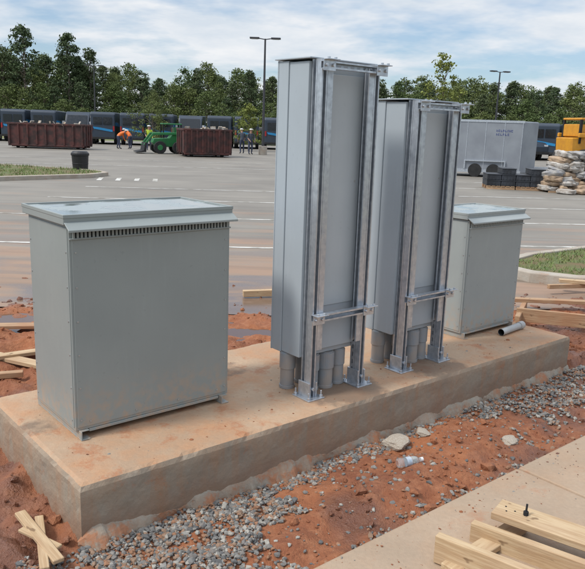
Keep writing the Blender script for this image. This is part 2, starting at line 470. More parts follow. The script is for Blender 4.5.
def asphalt():
    m,nt,b=newmat('dusty_asphalt'); v=coord(nt,True)
    f,_=noise_fac(nt,v,.35,detail=5,lo=.35,hi=.65)
    col=mixc(nt,f,(.145,.132,.112),(.21,.192,.162))
    fa,_=noise_fac(nt,v,55,detail=4,rough=.8,lo=.3,hi=.75)
    col=mixc(nt,math_(nt,'MULTIPLY',fa,.35),col,(.30,.27,.23))
    sx=N(nt,'ShaderNodeSeparateXYZ'); nt.links.new(v,sx.inputs[0])
    mr=maprange(nt,sx.outputs[1],18,7.5,-.08,.30)
    _,n2=noise_fac(nt,v,.9,detail=5,rough=.62,stretch=(.35,1.5,1))
    s=math_(nt,'ADD',n2,mr)
    m2=maprange(nt,s,.54,.78)
    col=mixc(nt,math_(nt,'MULTIPLY',m2,.75),col,(.31,.185,.115))
    fs_,_=noise_fac(nt,v,1.2,detail=4,lo=.50,hi=.62,stretch=(.12,2.2,1))
    col=mixc(nt,math_(nt,'MULTIPLY',fs_,.22),col,(.08,.07,.06))
    fw,_=noise_fac(nt,v,.5,detail=5,lo=.47,hi=.55,stretch=(.6,1.8,1))
    m3=maprange(nt,sx.outputs[1],14,7.5)
    wetf=math_(nt,'MULTIPLY',fw,m3)
    col=mixc(nt,math_(nt,'MULTIPLY',wetf,.62),col,(.085,.06,.045))
    nt.links.new(col,b.inputs['Base Color'])
    nt.links.new(maprange(nt,wetf,0,1,.72,.12),b.inputs['Roughness'])
    _,h=noise_fac(nt,v,60,detail=4); bump(nt,b,h,.2,.005)
    return m
M_ASPH=asphalt()
sheet('a',[(-70,6.9),(0,6.9),(3,7.6),(70,7.6),(90,76),(-90,76)],0,None).build('asphalt_parking_lot',[M_ASPH])
M_LINE=simple('worn_white_paint',(.60,.59,.55),(.26,.24,.20),scale=3,rough=.7,world=True,lo=.42,hi=.66)
mb=MB()
def pl(x0,y0,x1,y1,w=.10,z=.004):
    d=Vector((x1-x0,y1-y0,0)).normalized(); n_=Vector((-d.y,d.x,0))*w/2
    a=Vector((x0,y0,z));b=Vector((x1,y1,z)); o=len(mb.v)
    mb.v+=[tuple(a-n_),tuple(b-n_),tuple(b+n_),tuple(a+n_)]; mb.f.append((o,o+1,o+2,o+3)); mb.m.append(0)
for y in (10.9,14.4,17.8,21.0): pl(-6.2,y-.25,.6,y+.15)
for k in range(6):
    y=12+3.2*k
    pl(3.5+k*.5,y,9+k*.5,y+.6)
for i in range(4): pl(-6.7+i*.6,24.3+.1*i,-6.5+i*.6,23.2+.1*i,w=.16)
pl(-14,31,6,33); pl(-16,36,9,38)
mb.build('parking_stripes',[M_LINE])
# kerb islands
M_KERB=concrete('kerb_concrete',(.42,.38,.32),(.33,.29,.24),(.36,.22,.13),.3,scale=3)
M_GRASS=simple('grass_soil',(.09,.12,.035),(.15,.10,.05),scale=3,rough=.95,world=True,bs=.6,bscale=60)
M_BLADE=simple('grass_blades',(.11,.19,.04),(.19,.21,.07),scale=2,rough=.7,world=True)
def island(name,pts,seed,h0=.04,h1=.12):
    n=len(pts); e=empty(name,(0,0,0))
    c=Vector((sum(p[0] for p in pts)/n,sum(p[1] for p in pts)/n,0))
    inner=[]
    for i in range(n):
        a=Vector((*pts[i-1],0)); p=Vector((*pts[i],0)); b=Vector((*pts[(i+1)%n],0))
        t=(b-a).normalized(); inner.append(p+Vector((-t.y,t.x,0))*.16)
    mb=MB()
    mb.v=[(p[0],p[1],-.02) for p in pts]+[(p[0],p[1],.13) for p in pts]+[(p.x,p.y,.14) for p in inner]+[(p.x,p.y,.05) for p in inner]
    for i in range(n):
        j=(i+1)%n
        for k in range(3): mb.f.append((i+k*n,j+k*n,j+(k+1)*n,i+(k+1)*n)); mb.m.append(0)
    mb.build('kerb',[M_KERB],e,bevel=.015)
    mb=MB(); mb.v=[(p.x,p.y,.11) for p in inner]; mb.f=[tuple(range(n))]; mb.m=[0]
    mb.build('turf',[M_GRASS],e)
    r=np.random.default_rng(seed)
    xs=[p.x for p in inner];ys=[p.y for p in inner]
    def inside(x,y):
        s=False;j=n-1
        for i in range(n):
            if (ys[i]>y)!=(ys[j]>y) and x<(xs[j]-xs[i])*(y-ys[i])/(ys[j]-ys[i])+xs[i]: s=not s
            j=i
        return s
    vs=[];fs=[];k=0
    cam_d=max(3,math.hypot(c.x,c.y)); sz=.004*cam_d/10+.003
    for _ in range(16000):
        x=r.uniform(min(xs),max(xs));y=r.uniform(min(ys),max(ys))
        if not inside(x,y) or noise.fractal(Vector((x,y,0))*1.5,1,2,3)<-.2: continue
        a=r.uniform(0,6.28);h=r.uniform(h0,h1);dx,dy=math.cos(a)*sz,math.sin(a)*sz
        lx,ly=r.normal(0,.04),r.normal(0,.04)
        vs+=[(x-dx,y-dy,.10),(x+dx,y+dy,.10),(x+lx,y+ly,.11+h)]; fs.append((k,k+1,k+2)); k+=3
    me=bpy.data.meshes.new('grass'); me.from_pydata(vs,[],fs); me.materials.append(M_BLADE)
    ob=bpy.data.objects.new('grass',me); COL.objects.link(ob); ob.parent=e
island('grass_kerb_island',[(-16,16.6),(-9.3,21.4),(-7.0,24.0),(-6.7,25.2),(-7.3,26.2),(-8.6,26.9),(-12,28.2),(-19,30.2)],1)
island('grass_kerb_island.001',[(3.1,9.0),(3.7,8.75),(9,9.3),(9,13.6),(5.2,11.8),(3.55,10.6),(2.95,9.9),(2.85,9.4)],2,.02,.07)

e=empty('sidewalk',P(0,0,0),ANG)
mb=MB()
seg=[(-2.5,-.95),(-.94,.62),(.63,2.19),(2.20,3.86),(3.87,5.5),(5.51,7.2)]
for a,b in seg:
    mb.box((a,WALKW-1.6,-.12),(b,WALKW,.05),0)
mb.build('slabs',[M_WALK],e,bevel=.012)
mb=MB(); mb.box((-2.4,WALKW-1.59,-.13),(7.1,WALKW-.01,.025),0); mb.build('joint_fill',[M_CLAY],e)

# ------------------------------------------------------------------ stones
ico=bmesh.new(); bmesh.ops.create_icosphere(ico,subdivisions=1,radius=1)
IV=np.array([v.co[:] for v in ico.verts]); IF=np.array([[v.index for v in f.verts] for f in ico.faces]); ico.free()
def stones(name,pos,sizes,mats,flat=.65,jit=.25,parent=None):
    n=len(pos); V=np.repeat(IV[None],n,0)*(1+rng.uniform(-jit,jit,(n,len(IV),1)))
    V*=rng.uniform([.7,.6,flat*.7],[1.2,1,flat*1.2],(n,3))[:,None,:]
    a=rng.uniform(0,6.28,n); b=rng.normal(0,.5,n)
    ca,sa,cb,sb=np.cos(a),np.sin(a),np.cos(b),np.sin(b)
    x=V[:,:,0]*1; y=V[:,:,1]*cb[:,None]-V[:,:,2]*sb[:,None]; z=V[:,:,1]*sb[:,None]+V[:,:,2]*cb[:,None]
    x2=x*ca[:,None]-y*sa[:,None]; y2=x*sa[:,None]+y*ca[:,None]
    V=np.stack([x2,y2,z],-1)*np.array(sizes)[:,None,None]+np.array(pos)[:,None,:]
    F=(IF[None]+ (np.arange(n)*len(IV))[:,None,None]).reshape(-1,3)
    me=bpy.data.meshes.new(name); me.from_pydata(V.reshape(-1,3).tolist(),[],F.tolist())
    for m in mats: me.materials.append(m)
    mi=np.repeat(rng.integers(0,len(mats),n),len(IF)); me.polygons.foreach_set('material_index',mi.astype(np.int32))
    ob=bpy.data.objects.new(name,me); COL.objects.link(ob); return ob
GR=[simple('gravel_%d'%i,c,rough=.85,scale=30,world=True) for i,c in enumerate([(.17,.165,.155),(.24,.23,.21),(.11,.11,.108),(.34,.32,.28),(.26,.17,.115),(.19,.175,.16),(.29,.15,.085)])]
def gmask(u,w):
    n1=noise.fractal(Vector((u*2.2,w*2.2,3)),1,2,4)*.16
    if w>-.02 or w<WALKW+.01: return 0
    d=0
    if w>-.13+n1*.8: d=.75
    if u<.85+n1*3+ (w+.4)*.4 and u>-.25 : d=1
    if u>2.75+n1*3 and w>-.50+n1*1.4: d=.9
    if u>3.6: d=max(d,.7)
    if u>1.0 and u<2.6 and w<-.74+n1*.5: d=max(d,.25)
    return d
pos=[];sz=[]
while len(pos)<20000:
    u=random.uniform(-.3,6.2);w=random.uniform(-.85,-.02)
    d=gmask(u,w)
    if u>3 and random.random()<.4: continue
    if random.random()>max(d,.035): continue
    if noise.fractal(Vector((u*6,w*6,8)),1,2,3)>.28 and random.random()<.8: continue
    s=random.choice((.005,.006,.008,.010,.011,.012,.015,.017))*random.uniform(.75,1.2)
    x,y,_=P(u,w); pos.append((x,y,H_(x,y)+s*.15+ (random.uniform(0,.012) if d>=.9 else 0))); sz.append(s)
stones('gravel',pos,sz,GR,jit=.3)
pos=[];sz=[]
while len(pos)<9500:
    x=random.uniform(-4,6);y=random.uniform(1.8,8.4)
    u,w=UW(x,y)
    if 0<u<PL and 0<w<PD or w<WALKW+.03: continue
    if w<0 and gmask(u,w)>=.9 and random.random()<.8: continue
    if any(((x-a)/ra)**2+((y-b)/rb)**2<1.2 for a,b,ra,rb in PUD): continue
    s=min(.05,random.lognormvariate(-5.0,.7))
    pos.append((x,y,H_(x,y)+s*.2)); sz.append(s)
stones('clay_clods',pos,sz,[M_CLAY],flat=.7,jit=.35)
pos=[];sz=[]
for i in range(600):
    u=random.uniform(.05,PL-.05); w=random.choice((random.uniform(.03,.45),random.uniform(.03,1.2)))
    x,y,_=P(u,w); s=min(.018,random.lognormvariate(-6.2,.7)); pos.append((x,y,PZ+s*.1)); sz.append(s)
for i in range(700):
    u=random.uniform(-2,6); w=WALKW-abs(random.gauss(0,.15))-.02
    x,y,_=P(u,w); s=min(.012,random.lognormvariate(-6.1,.6)); pos.append((x,y,.05+s*.2)); sz.append(s)
stones('clay_crumbs',pos,sz,[M_CLAY,M_CLAY,GR[1]],flat=.4)
# flat concrete chunks
for i,(u,w,s) in enumerate(((1.98,-.14,.085),(2.62,-.52,.062),(2.15,-.20,.05))):
    x,y,_=P(u,w)
    bmc=bmesh.new(); bmesh.ops.create_icosphere(bmc,subdivisions=4,radius=1)
    for v in bmc.verts:
        q=v.co.copy()
        for k in range(9):
            nd=Vector((math.sin(k*2.4+i),math.cos(k*1.7+i*2),math.sin(k*3.1)*.8)).normalized(); lim=.62+.06*(k%3)
            dd=q.dot(nd)
            if dd>lim: q-=nd*(dd-lim)
        q+=v.co*noise.fractal(q*3+Vector((i*7,0,0)),1,2,4)*.07
        v.co=Vector((q.x*1.3,q.y,q.z*.38))
    me=bpy.data.meshes.new('concrete_chunk'); bmc.to_mesh(me); bmc.free(); me.materials.append(M_CHUNK)
    o=bpy.data.objects.new('concrete_chunk',me); COL.objects.link(o)
    o.location=(x,y,H_(x,y)+s*.2); o.scale=(s,s,s); o.rotation_euler=(.15,-.1,i)

# ------------------------------------------------------------------ bottle
def bottle_mat():
    m,nt,b=newmat('clear_plastic'); b.inputs['Base Color'].default_value=(.85,.9,.92,1); b.inputs['Roughness'].default_value=.12
    b.inputs['Transmission Weight'].default_value=.85; b.inputs['IOR'].default_value=1.25; return m
e=empty('plastic_water_bottle',(.62,3.62,H_(.66,3.64)+.028),math.radians(22),.85)
mb=MB(); pr=[(0,.018),(.006,.03),(.03,.032),(.045,.029),(.06,.032),(.09,.032),(.105,.029),(.12,.032),(.145,.028),(.165,.014),(.18,.013)]
for (a,r0),(b_,r1) in zip(pr,pr[1:]): mb.cyl((a,0,0),(b_,0,0),r0,r1,n=18,cap=False)
mb.build('bottle_body',[bottle_mat()],e,smooth=True)
mb=MB(); mb.cyl((.178,0,0),(.195,0,0),.0155,n=16); mb.build('cap',[simple('white_cap',(.7,.7,.7),rough=.4)],e)
mb=MB(); mb.cyl((.062,0,0),(.10,0,0),.0328,n=18,cap=False); mb.build('label',[simple('bottle_label',(.5,.53,.56),(.3,.37,.45),scale=30,rough=.4)],e)

# ------------------------------------------------------------------ timber
def board(name,p0,p1,w,h,mat=M_WOOD,bev=.003):
    p0=Vector(p0);p1=Vector(p1);L=(p1-p0).length
    mb=MB(); mb.box((0,-w/2,-h/2),(L,w/2,h/2),0)
    o=mb.build(name,[mat],bevel=bev,seg=1)
    d=(p1-p0).normalized(); o.rotation_mode='QUATERNION'; o.rotation_quaternion=d.to_track_quat('X','Z'); o.location=p0
    return o
e=empty('wooden_pallet',(0,0,0))
for (a,b,w,h) in (((.99,2.98,.163),(1.75,2.44,.163),.15,.035),((.66,2.72,.12),(1.30,2.26,.12),.04,.13),((.86,2.90,.093),(1.62,2.36,.093),.04,.10),
                  ((.70,2.62,.075),(1.12,3.0,.075),.09,.03),((1.2,2.3,.075),(1.6,2.68,.075),.09,.03)):
    o=board('pallet_board',a,b,w,h); o.parent=e
mb=MB(); mb.cyl((1.10,2.90,.18),(1.10,2.90,.20),.012,n=6); mb.cyl((1.10,2.90,.198),(1.102,2.902,.235),.005,n=8)
for (x,y) in ((1.03,2.97),(1.06,2.93),(1.02,2.93)): mb.cyl((x,y,.178),(x,y,.183),.004,n=8)
mb.build('bolt_and_nails',[M_DARK],e)
e=empty('form_boards',(0,0,0))
for a,b,w,h in (((-1.25,2.98,.06),(-.96,2.66,.03),.05,.02),((-1.16,2.98,.04),(-1.0,2.60,.03),.04,.02),((-1.20,2.86,.05),(-.99,2.76,.03),.035,.015)):
    o=board('stake',a,b,w,h,M_WOOD); o.parent=e
for (x0,y0,x1,y1,z,w,h,m) in ((-2.55,5.3,-1.75,4.95,.07,.10,.03,M_WOOD),(-2.3,5.05,-1.9,5.35,.09,.08,.03,M_WOOD),(-2.9,6.0,-2.1,6.2,.05,.12,.03,M_WOODD),(-2.4,4.7,-1.95,4.85,.05,.06,.04,M_WOODD),
        (-.55,7.62,-.12,7.72,.05,.07,.07,M_WOOD),(.25,7.35,.7,7.2,.05,.06,.04,M_WOODD),
        (2.35,7.1,3.9,6.65,.05,.04,.14,M_WOODD),(2.45,7.55,4.3,7.5,.10,.09,.04,M_WOODD),(3.3,8.5,4.6,8.2,.14,.09,.04,M_WOOD),(3.1,8.3,3.9,8.55,.10,.05,.05,M_WOODD),(2.9,6.4,3.2,6.9,.06,.1,.03,M_WOODD),(2.3,6.9,2.6,7.6,.03,.05,.1,M_WOODD)):
    board('lumber_board',(x0,y0,z),(x1,y1,z+random.uniform(-.02,.02)),w,h,m)

# ------------------------------------------------------------------ trash barrel
e=empty('trash_barrel',(-8.15,26.7,0))
mb=MB()
mb.cyl((0,0,0),(0,0,.62),.27,.31,n=24); mb.cyl((0,0,.62),(0,0,.70),.335,.335,n=24); mb.cyl((0,0,.70),(0,0,.78),.335,.26,n=24)
mb.cyl((0,0,.3),(0,0,.33),.30,.30,n=24)
mb.build('barrel',[simple('black_plastic',(.012,.012,.014),rough=.5)],e,bevel=.01)

# ------------------------------------------------------------------ dumpster
M_DUMP=simple('rusty_red_steel',(.085,.025,.02),(.04,.022,.02),scale=3,rough=.75,lo=.4,hi=.6)
M_JUNK=simple('debris',(.3,.22,.14),(.45,.42,.38),scale=5,rough=.9)
def dumpster(name,loc,rot,L=5.6):
    e=empty(name,loc,rot); W=2.3;H=1.55
    mb=MB()
    for y in (-W/2,W/2):
        mb.box((-L/2,y-.03,.25),(L/2,y+.03,H),0)
        mb.box((-L/2-.05,y-.08,H),(L/2+.05,y+.08,H+.12),0)
        mb.box((-L/2,y-.07,.15),(L/2,y+.07,.27),0)
        n=9
        for i in range(n):
            x=-L/2+.1+(L-.2)*i/(n-1); mb.box((x-.05,y-.10,.27),(x+.05,y+.10,H),0)
    for x in (-L/2,L/2):
        mb.box((x-.03,-W/2,.25),(x+.03,W/2,H),0); mb.box((x-.07,-W/2,H),(x+.07,W/2,H+.12),0)
        for y in (-.6,0,.6): mb.box((x-.1,y-.05,.27),(x+.1,y+.05,H),0)
    mb.box((-L/2,-W/2,.2),(L/2,W/2,.28),0)
    for y in (-.5,.5): mb.box((-L/2,y-.06,.08),(L/2,y+.06,.2),0)
    mb.build('container',[M_DUMP],e,bevel=.01,seg=1)
    mb=MB()
    for x in (-L/2+.5,L/2-.5):
        for y in (-.8,.8): mb.cyl((x,y-.08,.1),(x,y+.08,.1),.1,n=12)
    mb.build('rollers',[M_RUBBER],e)
    mb=MB()
    for i in range(26):
        x=random.uniform(-L/2+.3,L/2-.3);y=random.uniform(-.9,.9)
        mb.beam((x,y,H-.35),(x+random.uniform(-.5,.5),y+random.uniform(-.4,.4),H+random.uniform(0,.3)),random.uniform(.08,.4),.05,0)
    mb.build('debris',[M_JUNK],e)
dumpster('roll_off_dumpster',(-16.9,49,0),.05,5.0)
dumpster('roll_off_dumpster.001',(-5.75,44,0),.35,2.9)

# ------------------------------------------------------------------ vans
M_VAN=simple('van_slate_paint',(.032,.045,.065),(.025,.036,.052),scale=1,rough=.35)
M_BLUE=simple('van_blue_stripe',(.02,.22,.46),rough=.4)
M_LIGHT=simple('headlamp',(.6,.6,.6),rough=.2)
M_TAIL=simple('tail_red',(.35,.02,.02),rough=.3)
def van_parts():
    out=[]
    mb=MB()
    prof=[(-2.95,.45),(2.55,.45),(2.95,.55),(3.0,.95),(2.85,1.25),(2.1,1.45),(1.45,2.35),(1.15,2.58),(-2.7,2.62),(-2.92,2.45)]
    mb.prism(prof,-1,1,0); out.append(('van_body',mb,[M_VAN],.08))
    mb=MB()
    for s in (-1,1):
        y0,y1=(1.0,1.006) if s>0 else (-1.006,-1.0)
        mb.prism([(1.0,1.5),(1.85,1.5),(1.35,2.2),(1.0,2.25)],y0,y1,0)
        mb.prism([(-.1,1.5),(.85,1.5),(.85,2.2),(-.1,2.2)],y0,y1,0)
    mb.add([(2.14,-.85,1.5),(2.14,.85,1.5),(1.54,.8,2.3),(1.54,-.8,2.3)],[(0,1,2,3)],0)
    mb.box((-2.97,-.75,1.6),(-2.955,-.05,2.2),0); mb.box((-2.97,.05,1.6),(-2.955,.75,2.2),0)
    out.append(('windows',mb,[M_GLASS],0))
    mb=MB()
    for s in (-1,1):
        y0,y1=(1.0,1.008) if s>0 else (-1.008,-1.0)
        mb.prism([(-2.6,1.55),(-.4,1.40),(-.5,1.55),(-1.5,1.78),(-2.6,1.80)],y0,y1,0)
    mb.add([(-2.975,-.8,1.02),(-2.975,.7,1.25),(-2.975,.8,1.42),(-2.975,.2,1.36),(-2.975,-.8,1.2)],[(0,1,2,3,4)],0)
    out.append(('blue_stripe',mb,[M_BLUE],0))
    mb=MB()
    for x in (-1.9,1.95):
        for y in (-.9,.9):
            mb.cyl((x,y-.13,.36),(x,y+.13,.36),.36,n=18,mi=0); mb.cyl((x,y-.135,.36),(x,y+.135,.36),.19,n=12,mi=1)
    mb.box((2.7,-1,.42),(3.05,1,.62),0); mb.box((-3.02,-1,.42),(-2.8,1,.6),0)
    out.append(('wheels_and_bumpers',mb,[M_RUBBER,M_SCREW],.02))
    mb=MB()
    for y in (-.8,.8): mb.box((2.82,y-.15,.9),(2.98,y+.15,1.1),0)
    for y in (-1.12,1.12): mb.box((1.75,y-.1,1.5),(1.85,y+.1,1.8),0)
    out.append(('lamps_and_mirrors',mb,[M_LIGHT],.01))
    mb=MB()
    for y in (-.9,.9): mb.box((-2.99,y-.06,1.1),(-2.94,y+.06,1.5),0)
    out.append(('tail_lights',mb,[M_TAIL],.0))
    return out
VP=None
def van(name,loc,rot,s=1):
    global VP
    e=empty(name,loc,rot,s)
    if VP is None:
        VP=[]
        for n_,mb,mats,bv in van_parts():
            o=mb.build(n_,mats,e,bevel=bv); VP.append(o)
    else:
        for o in VP:
            c=o.copy(); c.parent=e; COL.objects.link(c)
    return e
for i in range(12):
    x=-29.5+i*2.5+random.uniform(-.1,.1)
    van('delivery_van',(x,64+i*.1,0),math.radians(90 if i%4 else -90)+.08+random.uniform(-.03,.03),1.04)
for x,y,r_ in ((4.0,60,1.6),(8.5,61,1.5),(12,60,1.45),(15.2,61,1.4),(18.0,60,-1.25),(20.6,60.5,1.3),(23.2,60.5,1.3),(25.8,61,1.3)):
    van('delivery_van',(x,y,0),r_,1.12)

# ------------------------------------------------------------------ cargo trailer
M_TRL=simple('silver_trailer_skin',(.25,.27,.295),(.20,.215,.24),scale=1.2,rough=.35)
e=empty('enclosed_cargo_trailer',(8.75,33,0),math.radians(-14))
mb=MB()
pts=[(-1.7,-1.05),(1.5,-1.05),(2.2,0),(1.5,1.05),(-1.7,1.05)]
z0,z1=.22,2.5;n=5
mb.v=[(p[0],p[1],z0) for p in pts]+[(p[0],p[1],z1) for p in pts]
mb.f=[(i,(i+1)%n,(i+1)%n+n,i+n) for i in range(n)]+[tuple(reversed(range(n))),tuple(range(n,2*n))]; mb.m=[0]*7
mb.build('trailer_body',[M_TRL],e,bevel=.05)
mb=MB()
for x in (-1.68,-.9,-.1,.7,1.46): mb.box((x-.012,-1.062,.3),(x+.012,-1.05,2.45),0)
mb.box((-1.73,-1.07,.2),(1.52,-1.05,.34),0); mb.box((-1.73,-1.07,2.42),(1.52,-1.05,2.52),0)
mb.box((-1.72,-1.07,.3),(-1.66,-1.05,2.45),0)
mb.box((-.95,-1.13,.70),(.85,-1.05,.75),0)
mb.box((-.95,-1.13,.36),(-.90,-1.05,.70),0); mb.box((.80,-1.13,.36),(.85,-1.05,.70),0)
mb.box((2.1,-.05,.42),(3.3,.05,.52),0); mb.cyl((3.1,0,0),(3.1,0,.8),.03,n=8)
mb.build('trim_and_tongue',[M_GALV],e)
mb=MB()
for x in (-.45,.35): mb.cyl((x,-1.10,.30),(x,-.9,.30),.30,n=18); mb.cyl((x,.9,.30),(x,1.10,.30),.30,n=18)
mb.build('wheels',[M_RUBBER],e)
mb=MB()
random.seed(3)
for row,z in enumerate((2.02,1.86)):
    x=.35
    for k in range(8 if row==0 else 6):
        w=random.uniform(.04,.08)
        mb.box((x,-1.056,z),(x+.018,-1.0525,z+.09),0)
        if k%2: mb.box((x+.018,-1.056,z+.07),(x+w,-1.0525,z+.09),0)
        if k%3: mb.box((x+.018,-1.056,z),(x+w,-1.0525,z+.02),0)
        else: mb.box((x+w-.015,-1.056,z),(x+w,-1.0525,z+.07),0)
        x+=w+.035
mb.build('side_lettering',[simple('blue_letters',(.03,.05,.2),rough=.5)],e)

# ------------------------------------------------------------------ pallets and bags
M_BLK=simple('black_plastic_parts',(.012,.013,.016),(.035,.04,.05),scale=3,rough=.5)
e=empty('palletised_black_crates',(7.8,25.4,0),-.1)
mb=MB()
for x in (-1.0,0.02):
    for y in (-.5,0,.45): mb.box((x,y,0),(x+.98,y+.09,.1),1)
    for k in range(6): mb.box((x+.01+k*.165,-.52,.1),(x+.14+k*.165,.56,.12),1)
for ix in range(4):
    for iz in range(2+(ix%2)):
        a=(-1.0+ix*.5,-.48,.125+iz*.21)
        mb.box(a,(a[0]+.48,.5,a[2]+.17),0); mb.box((a[0]-.01,-.5,a[2]+.17),(a[0]+.49,.52,a[2]+.2),0)
        for q in range(4): mb.box((a[0]+.03+q*.12,-.492,a[2]+.02),(a[0]+.06+q*.12,-.481,a[2]+.16),0)
mb.build('crates',[M_BLK,M_WOODD],e,bevel=.01,seg=1)
e=empty('stacked_material_bags',(9.75,24.9,0),.1)
M_BAGS=[simple('bag_white',(.48,.45,.41),(.30,.26,.22),scale=5,rough=.6,lo=.42,hi=.58),simple('bag_tan',(.40,.29,.19),(.28,.2,.14),scale=5,rough=.7),simple('bag_grey',(.22,.22,.23),(.35,.33,.3),rough=.5)]
def rbox(name,size,loc,rot,mat,parent,r=.35):
    bm=bmesh.new(); bmesh.ops.create_cube(bm,size=1); bmesh.ops.subdivide_edges(bm,edges=bm.edges,cuts=5,use_grid_fill=True)
    off=random.uniform(0,100)
    for v in bm.verts:
        c=v.co.copy(); s=c.normalized()*.62; c=c.lerp(s,r)
        c+=Vector((noise.noise(c*4+Vector((off,0,0))),noise.noise(c*4+Vector((0,off,0))),noise.noise(c*4+Vector((0,0,off)))))*.13
        v.co=Vector((c.x*size[0],c.y*size[1],c.z*size[2]))
    me=bpy.data.meshes.new(name); bm.to_mesh(me); bm.free(); me.materials.append(mat)
    me.polygons.foreach_set('use_smooth',[True]*len(me.polygons))
    o=bpy.data.objects.new(name,me); COL.objects.link(o); o.location=loc; o.rotation_euler=rot; o.parent=parent
for lv in range(8):
    for k in range(6-(lv//2)):
        rbox('bag',(random.uniform(.4,.6),.8,random.uniform(.16,.24)),(-1.0+lv*.08+k*.42+random.uniform(-.1,.1),random.uniform(-.15,.15)-.2+lv*.04,.12+lv*.165),(random.uniform(-.2,.2),random.uniform(-.25,.25),random.uniform(-.5,.5)),random.choice(M_BAGS),e,r=random.uniform(.1,.4))
for k in range(8): rbox('loose_bag',(.45,.35,.14),(random.uniform(-1.2,1),-.9+random.uniform(-.3,.2),.09),(0,0,random.uniform(0,3)),random.choice(M_BAGS[:2]),e)
mb=MB()
for y in (-.5,0,.5): mb.box((-1.1,y-.04,0),(1.3,y+.04,.06),0)
mb.build('pallet',[M_WOODD],e)

# ------------------------------------------------------------------ machines
M_GREEN=simple('machine_green',(.02,.18,.05),(.02,.13,.04),rough=.4)
M_YEL=simple('machine_yellow',(.60,.28,.02),(.5,.22,.02),rough=.45)
def loader(name,loc,rot,paintm,s=1,boom=1.0):
    e=empty(name,loc,rot,s)
    mb=MB()
    mb.prism([(-1.2,.45),(.7,.45),(.9,.7),(.8,.95),(-.2,1.0),(-.4,1.25),(-1.25,1.2)],-.5,.5,0)
    mb.box((-1.0,-.55,1.85),(.25,.55,1.93),0)
    mb.box((-1.0,-.46,1.25),(-.5,.46,1.7),0)
    for y in (-.62,.62):
        mb.beam((-1.1,y,1.3),(.9,y,1.25*boom),.1,.16,0); mb.beam((.85,y,1.27*boom),(1.45,y,.5),.1,.14,0)
    mb.build('chassis_and_arms',[paintm],e,bevel=.03)
    mb=MB()
    for x in (-.95,.2):
        for y in (-.5,.5): mb.box((x-.04,y-.04,1.0),(x+.04,y+.04,1.86),0)
    mb.prism([(1.35,.1),(1.95,.08),(1.95,.12),(1.5,.2),(1.4,.7),(1.3,.7)],-.85,.85,0)
    mb.build('cab_frame_and_bucket',[M_DARK],e)
    mb=MB()
    for x in (-.75,.45):
        for y in (-.68,.68): mb.cyl((x,y-.14,.4),(x,y+.14,.4),.4,n=20,mi=0); mb.cyl((x,y-.15,.4),(x,y+.15,.4),.18,n=12,mi=1)
    mb.build('wheels',[M_RUBBER,paintm],e,bevel=.02)
loader('skid_steer_loader',(-8.6,46.5,0),math.radians(200),M_GREEN,1.0)
loader('skid_steer_loader.001',(17.3,42,0),math.radians(15),M_YEL,1.55)

